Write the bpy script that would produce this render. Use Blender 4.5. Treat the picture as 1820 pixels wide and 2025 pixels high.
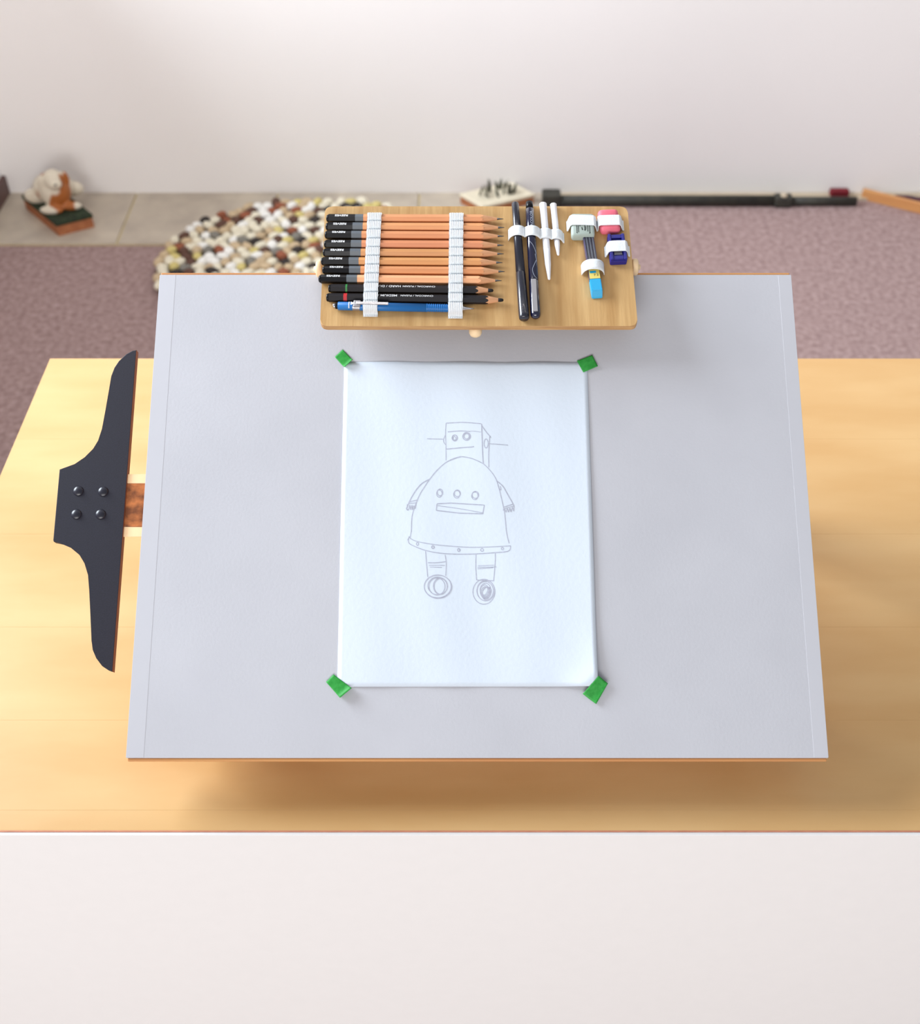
import bpy, bmesh, math, random
from mathutils import Vector, Matrix
random.seed(4)
for o in list(bpy.data.objects): bpy.data.objects.remove(o)
S = bpy.context.scene; COL = S.collection
R = math.radians

# ------------------------------------------------------------------ camera
FPX = 2289.97; PITCH = R(43.92); CAM = Vector((0, 0, 1.63))
cd = bpy.data.cameras.new('camera'); cam = bpy.data.objects.new('camera', cd); COL.objects.link(cam)
cam.location = CAM; cam.rotation_euler = (R(90) - PITCH, 0, 0)
cd.sensor_fit = 'HORIZONTAL'; cd.sensor_width = 36; cd.lens = 36 * FPX / 1820
cd.clip_start = .05
cd.dof.use_dof = True; cd.dof.focus_distance = 1.07; cd.dof.aperture_fstop = 7.2
S.camera = cam
# ------------------------------------------------------------------ world, window light and added fills
w = bpy.data.worlds.new('world'); S.world = w; w.use_nodes = True
w.node_tree.nodes['Background'].inputs[0].default_value = (.93, .95, 1, 1)
w.node_tree.nodes['Background'].inputs[1].default_value = .42
def area(name, loc, target, sx, sy, power, col):
    l = bpy.data.lights.new(name, 'AREA'); l.shape = 'RECTANGLE'; l.size = sx; l.size_y = sy
    l.energy = power; l.color = col
    o = bpy.data.objects.new(name, l); COL.objects.link(o); o.location = loc
    o.rotation_euler = (Vector(target) - Vector(loc)).to_track_quat('-Z', 'Y').to_euler()
    return o
area('window_daylight', (-2.6, 1.95, 2.4), (0.0, 1.40, .9), 2.0, 1.3, 235, (.84, .92, 1))
area('rear_fill_light', (-.7, -3.0, 1.35), (-.4, 3.0, .9), 3.0, 1.4, 118, (1, .98, .96))  # unseen fill behind the camera, added to brighten back wall and front panel
area('wall_fill_light', (.1, 1.35, 2.75), (.0, 3.0, 2.1), 2.6, .3, 34, (1, .96, .94))  # added overhead fill with no fixture, aimed to lift the back wall
S.view_settings.view_transform = 'Standard'; S.view_settings.look = 'None'
S.view_settings.exposure = 0.0; S.view_settings.gamma = 1; S.view_settings.use_curve_mapping = False

# ------------------------------------------------------------------ helpers
def lin(c):
    return tuple(((v/255)/12.92 if v/255 <= .04045 else ((v/255+.055)/1.055)**2.4) for v in c)
MATS = {}
def M(name, c, rough=.6, var=0.0, scale=(60, 60, 60), c2=None, bump=0, bscale=None, metal=0, spec=.4, coat=0, detail=4, lo=.3, hi=.7, trans=0):
    m = bpy.data.materials.new(name); m.use_nodes = True; nt = m.node_tree; b = nt.nodes['Principled BSDF']
    b.inputs['Roughness'].default_value = rough; b.inputs['Metallic'].default_value = metal
    b.inputs['Specular IOR Level'].default_value = spec; b.inputs['Coat Weight'].default_value = coat
    b.inputs['Transmission Weight'].default_value = trans
    c = lin(c); b.inputs['Base Color'].default_value = (*c, 1)
    tc = nt.nodes.new('ShaderNodeTexCoord')
    def noise(sc, det):
        mp = nt.nodes.new('ShaderNodeMapping'); mp.inputs['Scale'].default_value = sc
        n = nt.nodes.new('ShaderNodeTexNoise'); n.inputs['Scale'].default_value = 1; n.inputs['Detail'].default_value = det
        nt.links.new(tc.outputs['Object'], mp.inputs[0]); nt.links.new(mp.outputs[0], n.inputs['Vector']); return n
    if var or c2:
        n = noise(scale, detail); r = nt.nodes.new('ShaderNodeValToRGB')
        a, d = (tuple(min(1, v*(1-var)) for v in c), tuple(min(1, v*(1+var)) for v in c)) if not c2 else (c, lin(c2))
        r.color_ramp.elements[0].color = (*a, 1); r.color_ramp.elements[1].color = (*d, 1)
        r.color_ramp.elements[0].position = lo; r.color_ramp.elements[1].position = hi
        nt.links.new(n.outputs[0], r.inputs[0]); nt.links.new(r.outputs[0], b.inputs['Base Color'])
    if bump:
        n = noise(bscale or scale, 3); bp = nt.nodes.new('ShaderNodeBump'); bp.inputs['Strength'].default_value = bump; bp.inputs['Distance'].default_value = .002
        nt.links.new(n.outputs[0], bp.inputs['Height']); nt.links.new(bp.outputs[0], b.inputs['Normal'])
    return m

def obj(name, bm, mat, parent=None, smooth=False, mods=()):
    bmesh.ops.recalc_face_normals(bm, faces=bm.faces)
    me = bpy.data.meshes.new(name); bm.to_mesh(me); bm.free()
    if smooth:
        for p in me.polygons: p.use_smooth = True
    mats = mat if isinstance(mat, (list, tuple)) else [mat]
    for m in mats: me.materials.append(m)
    o = bpy.data.objects.new(name, me); COL.objects.link(o)
    if parent: o.parent = parent
    return o
def thing(name, label, cat, mat4=None, group=None):
    o = bpy.data.objects.new(name, None); COL.objects.link(o); o.empty_display_size = .02
    if mat4: o.matrix_world = mat4
    tag(o, label, cat, group); return o
def tag(o, label, cat, group=None):
    o['label'] = label; o['category'] = cat
    if group: o['group'] = group
    return o
def struct(o): o['kind'] = 'structure'; return o
def box(bm, c, s, bev=0, rot=None, seg=2):
    m = Matrix.Translation(c) @ (rot or Matrix()) @ Matrix.Diagonal((*s, 1))
    g = bmesh.ops.create_cube(bm, size=1, matrix=m)
    if bev:
        es = list({e for v in g['verts'] for e in v.link_edges})
        bmesh.ops.bevel(bm, geom=es, offset=bev, segments=seg, profile=.5, affect='EDGES')
    return bm
def B(c, s, bev=0, rot=None, seg=2): return box(bmesh.new(), c, s, bev, rot, seg)
def lathe(prof, n=20, axis='X', bm=None, mtx=None):
    """prof: list of (position along axis, radius); closed with caps."""
    bm = bm or bmesh.new(); rings = []
    for x, r in prof:
        ring = []
        for k in range(n):
            a = 2*math.pi*k/n
            p = Vector((x, r*math.cos(a), r*math.sin(a))) if axis == 'X' else Vector((r*math.cos(a), r*math.sin(a), x))
            ring.append(bm.verts.new(mtx @ p if mtx else p))
        rings.append(ring)
    for a, b in zip(rings, rings[1:]):
        for k in range(n): bm.faces.new((a[k], a[(k+1) % n], b[(k+1) % n], b[k]))
    bm.faces.new(rings[0]); bm.faces.new(list(reversed(rings[-1])))
    return bm
def prism(pts, z0, z1, bev=0):
    bm = bmesh.new(); lo = [bm.verts.new((x, y, z0)) for x, y in pts]; hi = [bm.verts.new((x, y, z1)) for x, y in pts]
    n = len(pts)
    for k in range(n): bm.faces.new((lo[k], lo[(k+1) % n], hi[(k+1) % n], hi[k]))
    bm.faces.new(lo); t = bm.faces.new(hi)
    if bev: bmesh.ops.bevel(bm, geom=list(t.edges), offset=bev, segments=2, profile=.5, affect='EDGES')
    return bm
def ribbon(path, wdir, width, thick=.0008, ribs=0, m=3, wave=.0002):
    """a band with thickness that follows path (list of Vectors) and is width wide along wdir (vector or one per point)."""
    bm = bmesh.new(); n = len(path)
    if ribs: m = ribs*4+1
    top, bot = [], []
    for i, p in enumerate(path):
        t = (path[min(i+1, n-1)] - path[max(i-1, 0)]).normalized()
        wd = (wdir[i] if isinstance(wdir, list) else wdir).normalized(); nn = wd.cross(t).normalized()
        if nn.z < 0: nn = -nn
        wk = width[i] if isinstance(width, list) else width
        a, b = [], []
        for j in range(m):
            f = j/(m-1) - .5; q = p + wd*wk*f
            h = wave*math.cos(2*math.pi*ribs*(f+.5)) if ribs and 0 < j < m-1 else 0
            a.append(bm.verts.new(q + nn*(thick+h))); b.append(bm.verts.new(q))
        top.append(a); bot.append(b)
    for i in range(n-1):
        for j in range(m-1):
            bm.faces.new((top[i][j], top[i][j+1], top[i+1][j+1], top[i+1][j])); bm.faces.new((bot[i][j], bot[i+1][j], bot[i+1][j+1], bot[i][j+1]))
        for j in (0, m-1): bm.faces.new((top[i][j], top[i+1][j], bot[i+1][j], bot[i][j]))
    for i in (0, n-1):
        for j in range(m-1): bm.faces.new((top[i][j], bot[i][j], bot[i][j+1], top[i][j+1]))
    return bm
def stroke(bm, pts, wd, up=Vector((0, 0, 1))):
    """a flat drawn line of width wd through pts."""
    n = len(pts); L = []
    for i, p in enumerate(pts):
        t = (pts[min(i+1, n-1)] - pts[max(i-1, 0)]); s = up.cross(t).normalized()*wd*.5
        L.append((bm.verts.new(p-s), bm.verts.new(p+s)))
    for a, b in zip(L, L[1:]): bm.faces.new((a[0], a[1], b[1], b[0]))
def spline(pts, k=5):
    out = []; n = len(pts)
    for i in range(n-1):
        p0, p1, p2, p3 = pts[max(i-1, 0)], pts[i], pts[i+1], pts[min(i+2, n-1)]
        for j in range(k):
            t = j/k
            out.append(tuple(.5*((2*b)+(c-a)*t+(2*a-5*b+4*c-d)*t*t+(3*b-a-3*c+d)*t**3) for a, b, c, d in zip(p0, p1, p2, p3)))
    return out + [pts[-1]]
def text_mesh(s, size, mtx, name, mat, parent, sx=1, sy=1, bold=.0):
    cu = bpy.data.curves.new(name, 'FONT'); cu.body = s; cu.size = size; cu.align_x = 'CENTER'; cu.align_y = 'CENTER'; cu.resolution_u = 3
    cu.offset = bold
    to = bpy.data.objects.new(name, cu); COL.objects.link(to)
    me = bpy.data.meshes.new_from_object(to.evaluated_get(bpy.context.evaluated_depsgraph_get()))
    bpy.data.objects.remove(to); me.transform(mtx @ Matrix.Diagonal((sx, sy, 1, 1))); me.materials.append(mat)
    o = bpy.data.objects.new(name, me); COL.objects.link(o); o.parent = parent; o.location = -parent.location if parent.type == 'MESH' else (0, 0, 0); return o
# a view ray met with a real plane gives the real place of a point seen in the photograph
FW = Vector((0, math.cos(PITCH), -math.sin(PITCH))); UP = Vector((0, math.sin(PITCH), math.cos(PITCH)))
def hit(x, y, o, n):
    d = Vector(((x-910)/FPX, 0, 0)) - UP*((y-1012.5)/FPX) + FW
    return CAM + d*((o-CAM).dot(n)/d.dot(n))
class Plane:
    def __init__(s, o, tilt):
        s.o = Vector(o); s.a = Vector((1, 0, 0)); s.b = Vector((0, math.cos(tilt), math.sin(tilt))); s.n = s.a.cross(s.b)
        s.m = Matrix.Translation(s.o) @ Matrix((s.a, s.b, s.n)).transposed().to_4x4()
    def at(s, x, y, h=0):
        q = hit(x, y, s.o + s.n*h, s.n) - s.o; return Vector((q.dot(s.a), q.dot(s.b), h))
    def frame(s, p, ang=0): return s.m @ Matrix.Translation(p) @ Matrix.Rotation(ang, 4, 'Z')
FLOOR = Plane((0, 0, 0), 0); TZ = .73; TABLE = Plane((0, 0, TZ), 0)
BOARD = Plane((.0149, .77036, .89903), R(31.67))
def tray_origin():
    z = FPX*.295/630; d = Vector(((947-910)/FPX, 0, 0)) - UP*((649-1012.5)/FPX) + FW; return CAM + d*z
TRAY = Plane(tray_origin(), R(22))

# ------------------------------------------------------------------ materials
m_carpet = M('mauve_carpet', (132, 108, 106), .95, c2=(178, 154, 150), scale=(70, 70, 70), bump=1, bscale=(160, 160, 160), spec=.05, detail=8, lo=.25, hi=.75)
m_wall = M('offwhite_paint', (243, 240, 238), .9, var=.01, scale=(3, 3, 3), spec=.1)
m_tile = M('stone_tile', (172, 160, 146), .45, c2=(196, 184, 166), scale=(14, 14, 14), bump=.1, bscale=(60, 60, 60), spec=.4)
m_grout = M('grout', (196, 180, 140), .9, var=.08)
m_skirt = M('dark_skirting', (96, 70, 66), .5, var=.15, scale=(8, 60, 60))
m_birch = M('birch_top', (206, 160, 100), .38, c2=(222, 184, 128), scale=(3.2, 11, 11), bump=.04, bscale=(8, 220, 60), spec=.5, detail=5, lo=.3, hi=.72)
m_birchedge = M('birch_edge', (206, 140, 110), .5, var=.1)
m_white = M('white_fascia', (230, 228, 227), .55, var=.006, spec=.25)
m_wood = M('pine_core', (206, 150, 92), .6, c2=(186, 124, 76), scale=(6, 60, 60))
m_sheet = M('white_card', (191, 191, 197), .55, c2=(185, 185, 191), scale=(9, 9, 9), bump=.06, bscale=(380, 380, 380), spec=.25, detail=6)
m_wrap = M('white_card_wrap', (190, 190, 196), .5, var=.006, spec=.3)
m_paper = M('drawing_paper', (210, 219, 230), .75, var=.006, scale=(12, 12, 12), bump=.08, bscale=(260, 260, 260), spec=.2)
m_graph = M('graphite_line', (172, 174, 190), .7, var=.12, scale=(300, 300, 300))
m_tape = M('green_tape', (58, 160, 70), .55, c2=(38, 140, 52), scale=(300, 300, 300), spec=.3)
m_head = M('black_head', (31, 30, 44), .55, c2=(23, 22, 33), scale=(900, 900, 900), spec=.4)
m_rivet = M('rivet_black', (30, 30, 42), .33, spec=.5)
m_headside = M('brown_head_edge', (126, 82, 72), .6, var=.12, scale=(60, 60, 60))
m_blade = M('amber_blade', (188, 116, 66), .4, c2=(112, 66, 40), scale=(70, 90, 60), lo=.38, hi=.62, spec=.4, detail=6)
m_bladeedge = M('pale_blade_edge', (250, 222, 178), .3, var=.03, spec=.5)
m_ply = M('plywood', (176, 134, 82), .55, c2=(208, 170, 116), scale=(85, 7, 60), bump=.12, bscale=(420, 30, 60), spec=.35, detail=6)
m_plyedge = M('plywood_edge', (196, 154, 102), .6, c2=(168, 124, 80), scale=(30, 300, 300))
m_knob = M('beech_knob', (236, 206, 164), .5, var=.05, scale=(60, 60, 60), spec=.4)
m_elastic = M('white_elastic', (226, 230, 233), .85, var=.02, scale=(500, 500, 500), bump=.2, bscale=(900, 900, 900), spec=.1)
m_cedar = [M('cedar_%d' % i, c, .45, var=.07, scale=(14, 260, 260), spec=.4) for i, c in enumerate([(214, 146, 98), (216, 150, 98), (212, 142, 96), (208, 134, 92), (200, 140, 86), (208, 146, 88), (210, 142, 94), (236, 172, 126)])]
m_rawwood = M('sharpened_wood', (206, 152, 112), .8, var=.1, scale=(80, 500, 500))
m_black = M('black_lacquer', (15, 14, 18), .3, spec=.22)
m_grey = M('grey_lacquer', (92, 98, 104), .4, var=.03)
m_lead = M('graphite', (52, 50, 50), .4, spec=.6)
m_char = M('charcoal', (22, 22, 24), .8)
m_blackmatt = M('black_matt_pencil', (28, 25, 28), .5, var=.08, scale=(400, 400, 400), spec=.2)
m_ink = M('white_print', (225, 224, 224), .6)
m_green = M('green_ring', (44, 130, 60), .5); m_red = M('red_ring', (190, 28, 34), .5)
m_blue = M('blue_plastic', (24, 104, 172), .4, var=.03, spec=.5)
m_chrome = M('bright_metal', (205, 203, 205), .25, metal=1)
m_metal = M('brushed_metal', (170, 168, 172), .4, metal=.8)
m_penblack = M('black_pen', (26, 27, 40), .26, spec=.6, coat=.3)
m_navy = M('navy_pen', (16, 18, 48), .15, spec=.7, coat=.6)
m_silver = M('silver_print', (150, 156, 170), .4)
m_stump = M('white_stump', (236, 236, 240), .7, var=.01, spec=.2)
m_kneaded = M('grey_eraser', (164, 176, 168), .7, var=.03, scale=(120, 120, 120))
m_pink = M('pink_eraser', (232, 116, 132), .6, c2=(222, 100, 120), scale=(90, 90, 90))
m_sharp = M('navy_plastic', (30, 28, 120), .35, spec=.5)
m_clear = M('clear_case', (70, 66, 100), .12, spec=.6, coat=.4)
m_leads = M('pencil_leads', (24, 24, 34), .35)
m_yellow = M('yellow_label', (222, 204, 110), .5)
m_cyan = M('cyan_plastic', (30, 164, 214), .35, spec=.5)
m_dark = M('dark_print', (38, 44, 44), .7)
m_iron = M('dark_iron', (46, 46, 42), .6, c2=(62, 60, 52), scale=(40, 40, 40))
m_hearth = M('hearth_stone', (186, 170, 146), .8, var=.06, scale=(30, 30, 30))
m_terra = M('terracotta', (176, 112, 72), .7, c2=(150, 88, 56), scale=(50, 50, 50))
m_moss = M('dark_green_base', (48, 62, 40), .8, c2=(34, 42, 30), scale=(80, 80, 80), bump=.6, bscale=(200, 200, 200))
m_dog = M('cream_and_tan_glaze', (216, 206, 186), .4, c2=(166, 96, 44), scale=(17, 17, 8), lo=.56, hi=.6, detail=1)
m_leaf = M('dark_leaf', (44, 50, 36), .6, c2=(70, 66, 44), scale=(60, 60, 60))
m_cream = M('cream_glaze', (220, 210, 186), .45, var=.04)
m_timber = M('orange_timber', (200, 146, 90), .55, c2=(180, 120, 72), scale=(5, 50, 50))
m_maroon = M('maroon', (112, 18, 30), .7, var=.1); m_plum = M('dark_plum_cloth', (52, 40, 56), .9, c2=(88, 36, 44), scale=(40, 40, 40))
m_felt = {k: M('pebble_'+k, c, .85, var=.08, scale=(60, 60, 60), spec=.15) for k, c in dict(
    cream=(226, 218, 196), white=(236, 234, 228), tan=(196, 174, 142), grey=(128, 124, 116), brown=(98, 72, 62), dark=(62, 56, 54), rust=(146, 88, 66), olive=(206, 190, 124)).items()}
m_back = M('rug_backing', (120, 108, 92), .95, var=.1)

# ------------------------------------------------------------------ room
fl = struct(obj('floor', B((0, .6, -.03), (7, 4.9, .06)), m_carpet))
TF = 2.715; gx = [-1.30, -.915, -.515, -.115, .235]          # tiled strip along the back wall, joints at gx
g = obj('grout_bed', B((-.53, (TF+3.0)/2, .0015), (1.53, 3.0-TF, .003)), m_grout, fl)
for a, b in zip(gx, gx[1:]):
    obj('tile', B(((a+b)/2, (TF+3.0)/2, .004), (b-a-.006, 3.0-TF-.004, .006), .0015), m_tile, fl)
struct(obj('wall_back', B((0.8, 3.044, 1.35), (4.3, .11, 2.7)), m_wall))
# left wall with the window opening that lets the daylight in
WX = -1.285; wl = bmesh.new(); y0, y1, z0, z1 = .75, 2.93, 1.15, 2.62
for c, s in [((WX-.05, 1.2, z0/2), (.1, 3.62, z0)), ((WX-.05, 1.2, (z1+2.7)/2), (.1, 3.62, 2.7-z1)), ((WX-.05, (y1+3.01)/2, (z0+z1)/2), (.1, 3.01-y1, z1-z0)), ((WX-.05, (y0-.61)/2, (z0+z1)/2), (.1, y0+.61, z1-z0))]: box(wl, c, s)
struct(obj('wall_left', wl, m_wall))
struct(obj('baseboard_left', B((WX+.006, 1.2, .03), (.012, 3.58, .06), .002), m_skirt))
wn = thing('window_1', 'white window', 'window', Matrix.Translation((WX-.05, (y0+y1)/2, z0))); struct(wn); del wn['category']; del wn['label']
W_, H_ = y1-y0, z1-z0
for c, s in [((0, 0, .02), (.06, W_, .04)), ((0, 0, H_-.02), (.06, W_, .04)), ((0, -W_/2+.02, H_/2), (.06, .04, H_)), ((0, W_/2-.02, H_/2), (.06, .04, H_)), ((0, 0, H_/2), (.05, .035, H_))]:
    obj('window_frame', B(c, s, .004), m_white, wn)

# ------------------------------------------------------------------ table
tb = thing('work_table', 'birch topped table with white front panel standing on mauve carpet', 'table', Matrix.Translation((0.06, .88, 0)))
ty = lambda py: TABLE.at(910, py).y
TX0, TX1 = -.5328, .655; cuts = [ty(709), ty(868), ty(1056), ty(1240), ty(1424), ty(1602), ty(1642)]
for i, (a, b) in enumerate(zip(cuts, cuts[1:])):
    o = obj('plank', B(((TX0+TX1)/2, (a+b)/2, TZ-.011), (TX1-TX0, a-b-.00002, .022), .00012, seg=1), m_birch, tb); o.location = -Vector((.06, .88, 0))
fy = cuts[-1]
def tpart(n, bm, m): o = obj(n, bm, m, tb); o.location = -Vector((.06, .88, 0)); return o
tpart('edge_band', B(((TX0+TX1)/2, fy-.0006, TZ-.011), (TX1-TX0, .0010, .0218)), m_birchedge)
tpart('front_panel', B(((TX0+TX1)/2, fy-.0028, TZ-.2506), (TX1-TX0, .0032, .5), .0008), m_white)
for x in (TX0+.035, TX1-.035):
    for y in (fy+.035, cuts[0]-.035): tpart('leg', B((x, y, (TZ-.022)/2), (.05, .05, TZ-.022), .003), m_birch)
tpart('back_rail', B(((TX0+TX1)/2, cuts[0]-.035, TZ-.06), (TX1-TX0-.12, .02, .075)), m_birch)

# ------------------------------------------------------------------ drawing board (frame: x right, y up the slope, z off the surface; 0.61 x 0.457 m)
bd = thing('drawing_board', 'large tilted white drawing board propped on the birch table', 'drawing board', BOARD.m.copy())
BW, BH = .6096, .4572
obj('wooden_panel', B((0, .0012, -.0070), (BW-.0012, BH+.0030, .0118), .0008), m_wood, bd)
obj('front_edge_strip', B((0, -BH/2-.0014, -.0036), (BW-.002, .0028, .0052), .0008), m_wood, bd)
obj('white_surface', B((0, 0, -.0005), (BW, BH, .0010), .0003, seg=1), m_sheet, bd)
obj('edge_wrap', B((-BW/2+.0075, 0, .00003), (.0155, BH-.001, .0002), .0001, seg=1), m_wrap, bd)
obj('edge_wrap', B((BW/2-.006, 0, .00003), (.0125, BH-.001, .0002), .0001, seg=1), m_wrap, bd)
sn, cs = math.sin(R(31.67)), math.cos(R(31.67))
def tabledrop(b):      # board-frame (b, offset) of the table point straight below slope position b at offset -.030
    p = BOARD.o + BOARD.b*b + BOARD.n*(-.030); q = Vector((p.x, p.y, TZ)) - BOARD.o; return (q.dot(BOARD.b), q.dot(BOARD.n))
def leg_poly(b0, b1, x, wd):
    pts = [(b0, -.0455), (b1, -.0455), tabledrop(b1), tabledrop(b0)]
    bm = bmesh.new(); a = [bm.verts.new((x-wd/2, p, q)) for p, q in pts]; b = [bm.verts.new((x+wd/2, p, q)) for p, q in pts]
    bm.faces.new(a); bm.faces.new(b)
    for k in range(4): bm.faces.new((a[k], a[(k+1) % 4], b[(k+1) % 4], b[k]))
    return bm
for x in (-.258, .258):                                       # frame under the board: rails, low front feet, tall back legs
    obj('side_rail', B((x, 0, -.0378), (.016, .40, .0155), .001), m_wood, bd)
    obj('front_foot', leg_poly(-.150, -.115, x, .016), m_wood, bd); obj('back_leg', leg_poly(.150, .185, x, .016), m_wood, bd)
    for c in (.125, -.115): obj('spacer_block', B((x, c, -.0215), (.014, .13, .017)), m_wood, bd)
p0, p1 = tabledrop(-.190); rail = B((0, -.192, -.0378), (.500, .012, .0155)); obj('front_rail', rail, m_wood, bd)
obj('back_rail', B((0, .192, -.0378), (.500, .012, .0155)), m_wood, bd)

# ------------------------------------------------------------------ T-square slid under the board
TS = Plane(BOARD.o - BOARD.n*.0262, R(31.67))
px = [(270.5, 692), (262, 693.5), (250, 700), (235, 713.6), (226, 727), (220, 744), (215, 774), (208, 814), (201.6, 848), (195, 871.5), (185, 888), (168, 905), (148, 918.6), (117.6, 928), (105, 1068), (106, 1071), (121, 1074), (141, 1082.6), (158, 1096.7), (168, 1113.5), (174, 1137), (176.4, 1167), (178.8, 1217.6), (181, 1268), (183, 1285), (190, 1301.6), (201.6, 1317), (215, 1326), (222, 1328.5)]
pts = [TS.at(x, y, .0035) for x, y in px]; hx = sum(p.x for p in pts[:1] + pts[-1:])/2
org = Vector((hx, pts[0].y*.5+pts[-1].y*.5, 0))
ts = thing('t_square', 'black headed T-square slid under the left edge of the white board', 't-square', TS.frame(org))
poly = [(p.x-org.x, p.y-org.y) for p in pts]; poly[0] = (0, poly[0][1]); poly[-1] = (0, poly[-1][1])
bm = prism(poly, -.0035, .0035, .0005)
hd = obj('head', bm, [m_head, m_headside], ts)
for f in hd.data.polygons:
    if f.normal.x > .85: f.material_index = 1
for q in [(155, 971), (204, 972), (151, 1017), (199, 1017)]:
    c = TS.at(*q, .0035) - org
    obj('rivet', lathe([(-.0005, .0048), (.0004, .0048), (.0008, .0042), (.0014, .0034), (.0019, .0018), (.0020, .0004)], 20, 'Z', mtx=Matrix.Translation(c)), m_rivet, ts, True)
ya, yb = (TS.at(250, 957, .0).y-org.y, TS.at(247, 1042, .0).y-org.y); yc, yd = (TS.at(252, 938, 0).y-org.y, TS.at(246, 1062, 0).y-org.y)
obj('blade', B((.235, (ya+yb)/2, .0003), (.51, ya-yb, .0026), .0003), m_blade, ts)
for a, b in ((yc, ya), (yb, yd)): obj('blade_edge', B((.235, (a+b)/2, .0001), (.51, a-b-.0002, .0020), .0003), m_bladeedge, ts)

# ------------------------------------------------------------------ paper, drawing, tapes
corner = Vector((.1165, -.1635))
def lift(x, y):           # height of the sheet above the board, board frame
    h = .0006 + .00035*math.sin(x*46+1.2)*math.sin(y*21+.4) + .0003*math.sin(x*88+y*17) + .0003
    e = max(0, x-.085)/.025; h += .0010*e*e*max(0, math.cos((y+.03)*7))
    q = corner - Vector((x, y)); sdist = (q.x - q.y*1.15)/1.524; lat = abs(q.x*.755 + q.y*.656)   # crease across the bottom right corner
    fade = math.exp(-(lat/.030)**4)
    h += fade*.0042*(max(0, sdist)/.0135 if sdist < .0135 else math.exp(-(sdist-.0135)/.016))
    return h
pc = [BOARD.at(x, y, .001) for x, y in ((667, 1358), (1182, 1357.5), (1161.5, 716.5), (681, 715.5))]
pm = sum(pc, Vector())/4; pm.z = 0
pp = thing('drawing_paper', 'white sheet with a pencil robot sketch taped to the drawing board', 'paper', BOARD.frame(pm))
bm = bmesh.new(); nx, ny = 56, 72; grid = []
for i in range(nx+1):
    col = []
    for j in range(ny+1):
        u, v = i/nx, j/ny
        q = pc[0]*(1-u)*(1-v)+pc[1]*u*(1-v)+pc[2]*u*v+pc[3]*(1-u)*v
        col.append((bm.verts.new((q.x-pm.x, q.y-pm.y, lift(q.x, q.y))), bm.verts.new((q.x-pm.x, q.y-pm.y, lift(q.x, q.y)-.0002))))
    grid.append(col)
for i in range(nx):
    for j in range(ny):
        for k in (0, 1): bm.faces.new((grid[i][j][k], grid[i+1][j][k], grid[i+1][j+1][k], grid[i][j+1][k]))
for i in range(nx):
    for j in (0, ny): bm.faces.new((grid[i][j][0], grid[i+1][j][0], grid[i+1][j][1], grid[i][j][1]))
for j in range(ny):
    for i in (0, nx): bm.faces.new((grid[i][j][0], grid[i][j+1][0], grid[i][j+1][1], grid[i][j][1]))
obj('sheet', bm, m_paper, pp, True)
dr = bmesh.new()
def draw(pts, oy, wd=.00062, sp=True):
    q = [(780+x/7, oy+y/7) for x, y in pts]
    if sp and len(q) > 2: q = spline(q, 6)
    elif len(q) > 1:
        r = []
        for a, b in zip(q, q[1:]):
            n = max(1, int(math.dist(a, b)/6)); r += [(a[0]+(b[0]-a[0])*k/n, a[1]+(b[1]-a[1])*k/n) for k in range(n)]
        q = r + [q[-1]]
    v = []
    for x, y in q:
        p = BOARD.at(x, y, .001); v.append(Vector((p.x-pm.x, p.y-pm.y, lift(p.x, p.y)+.00016)))
    stroke(dr, v, wd)
def oval(cx, cy, rx, ry, oy, wd=.00055, rot=0, gap=0):
    n = 28; draw([(cx+rx*math.cos(a)*math.cos(rot)-ry*math.sin(a)*math.sin(rot), cy+ry*math.sin(a)*math.cos(rot)+rx*math.cos(a)*math.sin(rot)) for a in [2*math.pi*k/n+.7 for k in range(n+1)]], oy, wd)
O1, O2 = 810, 1000
for p, wd in [
    ([(718, 186), (860, 180), (960, 178), (1200, 198)], .0006), ([(716, 186), (708, 330), (714, 500), (715, 700)], .0005),
    ([(1208, 200), (1215, 400), (1222, 600), (1230, 745)], .0008), ([(1210, 225), (1270, 310), (1325, 375), (1332, 388)], .0007),
    ([(1320, 378), (1312, 500), (1305, 650), (1308, 800)], .0006), ([(740, 308), (900, 296), (1050, 305)], .0006), ([(1050, 300), (1110, 302), (1200, 314)], .0003),
    ([(720, 545), (930, 528), (1080, 518), (1100, 508)], .0007), ([(708, 350), (685, 400), (685, 450), (712, 487)], .0005),
    ([(452, 402), (560, 404), (675, 407)], .0005), ([(1300, 475), (1440, 482), (1575, 492)], .0005),
    ([(235, 1690), (245, 1480), (290, 1330), (350, 1180), (430, 1050), (495, 955), (590, 840), (715, 730), (830, 680), (920, 652), (1050, 672), (1150, 710), (1240, 760), (1330, 850), (1400, 950), (1440, 1060), (1480, 1220), (1520, 1400), (1540, 1560), (1550, 1690)], .00062),
    ([(770, 700), (850, 670), (920, 652)], .0009),
    ([(490, 962), (380, 1025), (290, 1130), (215, 1260), (185, 1330), (165, 1370)], .0008), ([(205, 1280), (260, 1265), (320, 1250)], .0006), ([(200, 1300), (300, 1292)], .0005),
    ([(180, 1310), (175, 1385), (200, 1380), (215, 1320), (225, 1385), (245, 1320), (250, 1388), (270, 1330), (285, 1370), (300, 1310)], .0006),
    ([(185, 1335), (170, 1375), (188, 1390)], .0009),
    ([(1412, 985), (1500, 1060), (1560, 1160), (1645, 1310), (1655, 1345)], .0008), ([(1425, 1010), (1450, 1095), (1475, 1110), (1465, 1060)], .0006),
    ([(1515, 1352), (1640, 1310)], .0007), ([(1520, 1375), (1650, 1335)], .0005),
    ([(1505, 1395), (1530, 1380), (1545, 1420), (1565, 1370), (1580, 1420), (1600, 1365), (1615, 1415), (1635, 1355), (1650, 1405), (1655, 1330)], .0006)]: draw(p, O1, wd)
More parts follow.
